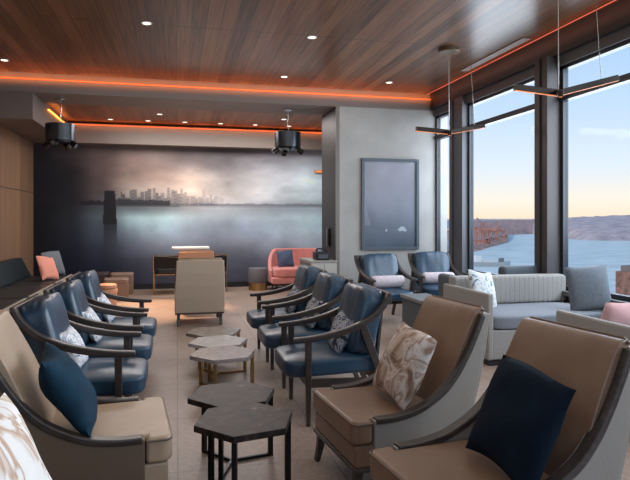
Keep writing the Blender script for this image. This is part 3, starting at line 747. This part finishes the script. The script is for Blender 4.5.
# coral tub loveseat
lv = thing('tub_loveseat', 'coral pink tub loveseat against the right end of the mural', 'sofa', (2.44,11.72,0))
def tub(r0, r1, zfun, z0, n=40, L=.46, D=.42):
    mb = MB(); vs = []; fs = []
    st = []
    for i in range(n+1):
        a = -pi*.0+pi*i/n
        st.append(a)
    for i, a in enumerate(st):
        e = lambda q: math.copysign(abs(q)**.6, q)
        for r in (r0, r1):
            x = e(cos(a))*(L+r); y = e(sin(a))*(D+r)-.12
            vs.append((x, y, z0)); vs.append((x, y, zfun(a)))
    for i in range(n):
        p, q = 4*i, 4*i+4
        fs += [(p,q,q+1,p+1),(p+2,p+3,q+3,q+2),(p+1,q+1,q+3,p+3),(p,p+2,q+2,q)]
    fs += [(0,1,3,2),(4*n,4*n+2,4*n+3,4*n+1)]
    return mb.add(vs, fs)
zf = lambda a: .40+.42*min(1, max(0, sin(a))*1.25)**.9
tub(.10,.17,zf,.16).build('tub_back', M['blush'], lv, True, bevel=.02, seg=3, ang=60)
MB().rbox(.545,.36,.10,8,14,T(0,.02,.36)).build('seat_cushion', M['blush'], lv, True, ang=80)
MB().box(-.60,.60,-.33,.30,.14,.27).build('seat_base', M['blush'], lv, bevel=.03, seg=3)
for sx in (-.5,.5):
    for sy in (-.26,.26): MB().cyl((sx,sy,.14), (sx,sy,0), .02, .012, 12).build('leg', M['blackm'], lv, True)
pillow('throw_pillow', 'slate blue pillow on the coral loveseat', .36,.36,.12, mat('slate blue fabric', lin(74,88,112), .9), (2.17,11.76,.62), R(-80), R(14), R(3), 41)
bl = thing('seat_highlight', 'small pale raised patch standing in for a highlight on the coral loveseat seat', 'highlight', (2.51,11.5,.462), R(12))  # added pale slabs standing in for a highlight on the seat edge
MB().rbox(.12,.08,.012,6,8,T(0,0,.012)).build('highlight_lower', M['pink'], bl, True, ang=80)
MB().rbox(.10,.07,.010,6,8,T(0,.005,.034)).build('highlight_upper', M['bolster'], bl, True, ang=80)

# white table group before the mural
wt = thing('pedestal_table', 'white topped table before the mural behind the taupe armchair', 'table', (.24,10.75,0))
MB().prism([(-.33,-.2),(-.28,-.25),(.28,-.25),(.33,-.2),(.33,.2),(.28,.25),(-.28,.25),(-.33,.2)], .905, .935).build('table_top', M['white'], wt, bevel=.006)
MB().cyl((0,0,.02), (0,0,.905), .03, n=20).build('pedestal', M['gold'], wt, True)
MB().lathe([(.001,0),(.20,0),(.20,.012),(.04,.03),(.001,.03)], 32).build('base', M['gold'], wt, True)
def brass_chair(label, loc, rz):
    t = thing('brass_framed_chair', label, 'chair', loc, rz, 'black and brass chairs at the white table')
    for s in (1,-1):
        f = MB(); y = s*.28
        f.tube([(.26,y,.012),(.26,y,.70),(-.26,y,.74),(-.26,y,.012),(.26,y,.012)], .011, 8)
        f.build('side_frame', M['gold'], t, True)
        MB().box(-.235,.235,y-.012,y+.012,.50,.70).build('arm_panel', M['blackm'], t, bevel=.006)
    MB().rbox(.24,.27,.055,7,10,T(0,0,.44)).build('seat_cushion', M['bench'], t, True, ang=80)
    MB().box(-.27,-.235,-.27,.27,.46,.73).build('backrest', M['blackm'], t, bevel=.01)
    MB().box(-.25,.25,-.27,.27,.375,.395).build('seat_frame', M['gold'], t)
    return t
bc = brass_chair('black chair in a slim brass frame left of the white table', (-.17,11.6,0), 0)
dup(bc, (.69,11.75,0), pi, 'black chair in a slim brass frame right of the white table')

# cabinet at the pier
cb = thing('storage_cabinet', 'cream cabinet standing against the dark side of the grey pier', 'cabinet', (2.14,9.28,0))
MB().box(0,.44,0,.85,.06,.715).build('carcass', M['cream'], cb, bevel=.004)
MB().box(-.01,.45,-.015,.86,.715,.745).build('worktop', mat('grey worktop', lin(150,148,142), .35), cb, bevel=.004)
MB().box(.02,.42,.02,.83,0,.06).build('plinth', M['black'], cb)
for k in range(2):
    d_ = MB().box(.015+k*.21,.215+k*.21,-.016,-.001,.09,.70).build('door', M['cream'], cb, bevel=.003)
    MB().cyl((.195+k*.05,-.03,.42), (.195+k*.05,-.03,.55), .006, n=8).build('handle', M['gold'], d_, True)
MB().box(-.012,-.001,.03,.82,.10,.70).build('end_panel', mat('grey end', lin(104,100,98), .5), cb)
pr = thing('coffee_machine', 'small black machine with a handle standing on the cream cabinet', 'appliance', (2.38,9.55,.745))
MB().box(-.12,.12,-.14,.14,0,.14).build('body', M['plastic'], pr, bevel=.02, seg=3)
MB().ribbon([(.10,.14),(.08,.20),(-.08,.20),(-.10,.14)], [(.075,.135),(.06,.175),(-.06,.175),(-.075,.135)], -.03,.03).build('handle', M['plastic'], pr, bevel=.005)
MB().box(-.08,.08,-.146,-.14,.03,.10).build('front_panel', M['screen'], pr)
wp = thing('wall_phone', 'grey and black wall phone on the dark side of the pier', 'phone', (2.60,9.86,1.12))
MB().box(-.03,-.001,-.09,.09,-.16,.16).build('housing', M['plastic'], wp, bevel=.006)
MB().box(-.055,-.03,-.08,-.03,-.14,.14).build('handset', M['screen'], wp, bevel=.008)

# ------------------------------------------------------------------ outside
ZS = -60
def hill_mat(name, c1, c2, sc):
    return mat(name, c1, .95, noise=(c2, sc, 8), spec=.1)
sea = MB().box(0, 9000, -3000, 9000, ZS-1, ZS).build('sea', None if False else mat('harbour water', lin(196,204,198), .9, noise=(lin(222,226,220), .02, 6, (1,3,1)), spec=.05))
struct(sea)
def ridge(name, pts, m, depth, seed, nz=8):
    """low wooded land: pts = (x, y, top height) along its shore"""
    P = smooth_path(pts, 14); vs = []; fs = []; n = len(P); rnd = random.Random(seed)
    for i, (x, y, h) in enumerate(P):
        d = Vector((x, y, 0)).normalized()
        for k in range(nz+1):
            t = k/nz
            z = ZS+(h-ZS)*(t**.55)+(rnd.random()-.5)*(h-ZS)*.05*(t > 0)
            q = Vector((x, y, 0))+d*depth*t
            vs.append((q.x, q.y, z if k else ZS-.5))
    for i in range(n-1):
        for k in range(nz):
            a = i*(nz+1)+k; b = a+nz+1; fs.append((a, b, b+1, a+1))
    o = MB().add(vs, fs).build(name, m, None, True, ang=180)
    return struct(o)
def at(u, zc):                    # bearing helper: ground point at camera depth zc
    th = math.atan(138/580); xc = (u-315)/580*zc
    return (xc*cos(th)+zc*sin(th), -xc*sin(th)+zc*cos(th))
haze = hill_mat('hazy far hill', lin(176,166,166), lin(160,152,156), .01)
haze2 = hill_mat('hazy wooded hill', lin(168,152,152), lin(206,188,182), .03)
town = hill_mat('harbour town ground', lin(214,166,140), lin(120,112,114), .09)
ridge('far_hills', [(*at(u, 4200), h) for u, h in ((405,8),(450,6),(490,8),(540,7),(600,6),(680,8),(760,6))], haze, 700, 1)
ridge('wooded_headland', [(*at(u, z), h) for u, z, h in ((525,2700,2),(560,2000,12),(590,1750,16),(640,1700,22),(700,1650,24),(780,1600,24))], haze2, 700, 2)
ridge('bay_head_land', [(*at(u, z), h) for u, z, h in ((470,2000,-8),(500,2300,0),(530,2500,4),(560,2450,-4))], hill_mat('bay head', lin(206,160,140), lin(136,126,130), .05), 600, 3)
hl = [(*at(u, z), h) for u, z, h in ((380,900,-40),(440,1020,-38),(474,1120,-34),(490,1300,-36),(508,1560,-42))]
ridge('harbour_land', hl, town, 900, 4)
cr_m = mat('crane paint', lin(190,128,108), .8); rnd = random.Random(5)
def crane(label, x, y, rz, h):
    t = thing('harbour_crane', label, 'crane', (x, y, ZS+8), rz, 'red gantry cranes in the harbour')
    for sx in (-1,1):
        for sy in (-1,1): MB().bar([(sx*7,sy*9,0),(sx*5,sy*8,h*.62)], 1.3, 1.3).build('leg', cr_m, t)
    MB().bar([(-22,0,h*.64),(34,0,h*.66)], 1.6, 1.6).build('boom', cr_m, t)
    MB().bar([(-4,0,h*.62),(0,0,h)], 1.5, 1.5).build('mast', cr_m, t)
    MB().tube([(0,0,h),(30,0,h*.67)], .7, 6).build('stay', cr_m, t)
    MB().box(-7,7,-10,10,h*.56,h*.62).build('bridge', cr_m, t)
    return t
spots = [(477,1180,58),(481,1250,46),(486,1330,50),(491,1400,44),(497,1480,48),(501,1560,40),(445,1150,52),(440,1250,46)]
c0 = None
names = ['leftmost tall red gantry crane in the second window','second red gantry crane from the left in the second window','third red gantry crane in the second window','fourth red gantry crane in the second window','fifth red gantry crane in the second window, near the quay tip','last red gantry crane at the quay tip','nearer red gantry crane in the narrow corner window','farther red gantry crane in the narrow corner window']
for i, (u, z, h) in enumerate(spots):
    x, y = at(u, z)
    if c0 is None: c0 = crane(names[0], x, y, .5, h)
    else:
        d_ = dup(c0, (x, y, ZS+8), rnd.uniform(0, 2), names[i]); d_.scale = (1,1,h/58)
shed_m = [mat('shed pale', lin(186,170,158), .8), mat('shed rust', lin(170,110,92), .8), mat('shed grey', lin(140,138,142), .8)]
def shed(label, x, y, rz, L_, W_, H_, m):
    t = thing('warehouse', label, 'building', (x, y, ZS+5), rz, 'warehouses on the quay')
    MB().box(-L_/2,L_/2,-W_/2,W_/2,0,H_).build('wall', m, t)
    MB().ribbon([(-L_/2-1,H_),(0,H_+4),(L_/2+1,H_)], [(-L_/2-1,H_-.6),(0,H_+3),(L_/2+1,H_-.6)], -W_/2-1, W_/2+1).build('roof', shed_m[2], t)
for i, (u, z, l) in enumerate([(480,1290,'rust red warehouse beside the leftmost cranes'),(484,1380,'grey warehouse behind the third crane'),(489,1450,'rust red warehouse in the middle of the quay'),(493,1540,'pale warehouse near the quay tip'),(499,1640,'rust red warehouse at the tip of the quay'),(443,1120,'pale warehouse seen in the narrow corner window'),(441,1010,'grey warehouse low in the narrow corner window')]):
    x, y = at(u+1.2, z*1.06); shed(l, x, y, .4+.1*i, 24, 34, 10, shed_m[(1,2,1,0,1,0,2)[i]])
# moored ship
sx_, sy_ = at(490, 770)
sh = thing('cargo_ship', 'grey cargo ship on the water in the second window', 'ship', (sx_, sy_, ZS), -math.atan(138/580))
hull = MB(); Lh = 27
sec = [(-Lh,2.5,6.5),(-Lh*.8,4,6),(0,4.2,5.4),(Lh*.7,3.6,6),(Lh,.3,7.4)]
vs = []; fs = []
for x, b, z in sec: vs += [(x,-b,z),(x,-b*.6,-.5),(x,b*.6,-.5),(x,b,z)]
for i in range(len(sec)-1):
    for k in range(4): fs.append((4*i+k,4*i+(k+1)%4,4*i+4+(k+1)%4,4*i+4+k))
fs += [(3,2,1,0),(16,17,18,19)]
hull.add(vs, fs).build('hull', mat('ship hull', lin(190,190,188), .6), sh)
MB().box(-20,-12,-3,3,5,14).build('bridge_house', mat('ship house', lin(240,236,230), .6), sh)
MB().box(-11,10,-3.2,3.2,5,8).build('deck_cargo', mat('deck cargo', lin(226,222,216), .7), sh)
MB().box(12,18,-2.4,2.4,5,11).build('fore_house', mat('fore house', lin(120,122,124), .6), sh)
# near brick tower top at the far right
bx_, by_ = at(640, 70)
bt = thing('brick_tower', 'brown brick building top outside the nearest window at the right edge', 'building', (bx_, by_, -40), .3)
MB().box(-1.9,1.9,-1.9,1.9,0,35.2).build('wall', mat('brown brick', lin(150,112,100), .9, noise=(lin(100,76,70), 2.2, 3)), bt)
MB().box(-1.5,1.5,-1.5,1.5,35.2,35.9).build('roof', mat('roof grey', lin(120,112,110), .9), bt)

# ------------------------------------------------------------------ sky and light
W = bpy.data.worlds.new('sky'); S.world = W; W.use_nodes = True
nt = W.node_tree; N = nt.nodes; L = nt.links
tc = N.new('ShaderNodeTexCoord'); sx = N.new('ShaderNodeSeparateXYZ'); L.new(tc.outputs['Generated'], sx.inputs[0])
rp = N.new('ShaderNodeValToRGB'); e = rp.color_ramp.elements
e[0].position = 0.0; e[0].color = lin(196,190,186); e[1].position = 1.0; e[1].color = lin(140,174,218)
for p, c in ((.003,lin(252,226,196)),(.03,lin(250,236,216)),(.085,lin(224,232,238)),(.18,lin(194,216,240)),(.36,lin(150,190,236))):
    q = e.new(p); q.color = c
L.new(sx.outputs[2], rp.inputs[0]); L.new(rp.outputs[0], N['Background'].inputs[0]); N['Background'].inputs[1].default_value = 1.2

def area(name, loc, rot, sx_, sy_, power, col):
    l = bpy.data.lights.new(name, 'AREA'); l.shape = 'RECTANGLE'; l.size = sx_; l.size_y = sy_; l.energy = power; l.color = col
    o = bpy.data.objects.new(name, l); COL.objects.link(o); o.location = loc; o.rotation_euler = rot
    return o
# added fill lamps: one outside the windows boosting the sky, two under the ceilings
area('daylight_fill', (XW+.55, 3.9, 2.25), (0, R(74), 0), 2.3, 11.0, 520, (.86,.93,1))
area('ceiling_fill', (.8, 4.8, ZC-.06), (0,0,0), 5, 8.5, 105, (1,.95,.9))
area('rear_ceiling_fill', (.6, 10.9, ZB-.02), (0,0,0), 3.5, 1.2, 130, (1,.95,.92))
def spot(loc, tgt, power, size, col, blend=.6):
    l = bpy.data.lights.new('spot', 'SPOT'); l.energy = power; l.spot_size = R(size); l.spot_blend = blend; l.color = col; l.shadow_soft_size = .05
    o = bpy.data.objects.new('spot', l); COL.objects.link(o); o.location = loc
    o.rotation_euler = (Vector(tgt)-Vector(loc)).to_track_quat('-Z', 'Y').to_euler(); return o
def sun(rot, st, col):
    l = bpy.data.lights.new('sun', 'SUN'); l.energy = st; l.color = col; l.angle = .02
    o = bpy.data.objects.new('sun', l); COL.objects.link(o); o.rotation_euler = rot; return o
sun((R(8), R(-62), 0), 1.6, (1,.82,.64))          # low winter sun over the city, from behind the left wall
area('cove_led', (.8, YP-.10, 3.52), (R(125),0,0), 7.0, .03, 10, (1,.33,.11))
area('side_cove_led', (XW-.26, 4.2, 3.53), (R(125),0,R(-90)), 10.0, .03, 4, (1,.42,.26))
area('tray_cove_led', (1.0, YM-.44, ZB-.06), (R(125),0,0), 6.0, .03, 7, (1,.32,.09))
spot((-.31,10.4,ZB-.02), (-.35,9.6,0), 900, 46, (1,.62,.36))

# ------------------------------------------------------------------ camera
cam = bpy.data.cameras.new('camera'); co = bpy.data.objects.new('camera', cam); COL.objects.link(co)
cam.sensor_fit = 'HORIZONTAL'; cam.sensor_width = 36; cam.lens = 36*580/630
cam.shift_y = -20/630; cam.clip_end = 20000; cam.clip_start = .05
co.location = (0,0,1.42); co.rotation_euler = (pi/2, 0, -math.atan(138/580))
S.camera = co
S.view_settings.view_transform = 'Standard'; S.view_settings.look = 'None'; S.view_settings.exposure = 0
S.cycles.use_denoising = True
S.cycles.max_bounces = 8; S.cycles.transparent_max_bounces = 8
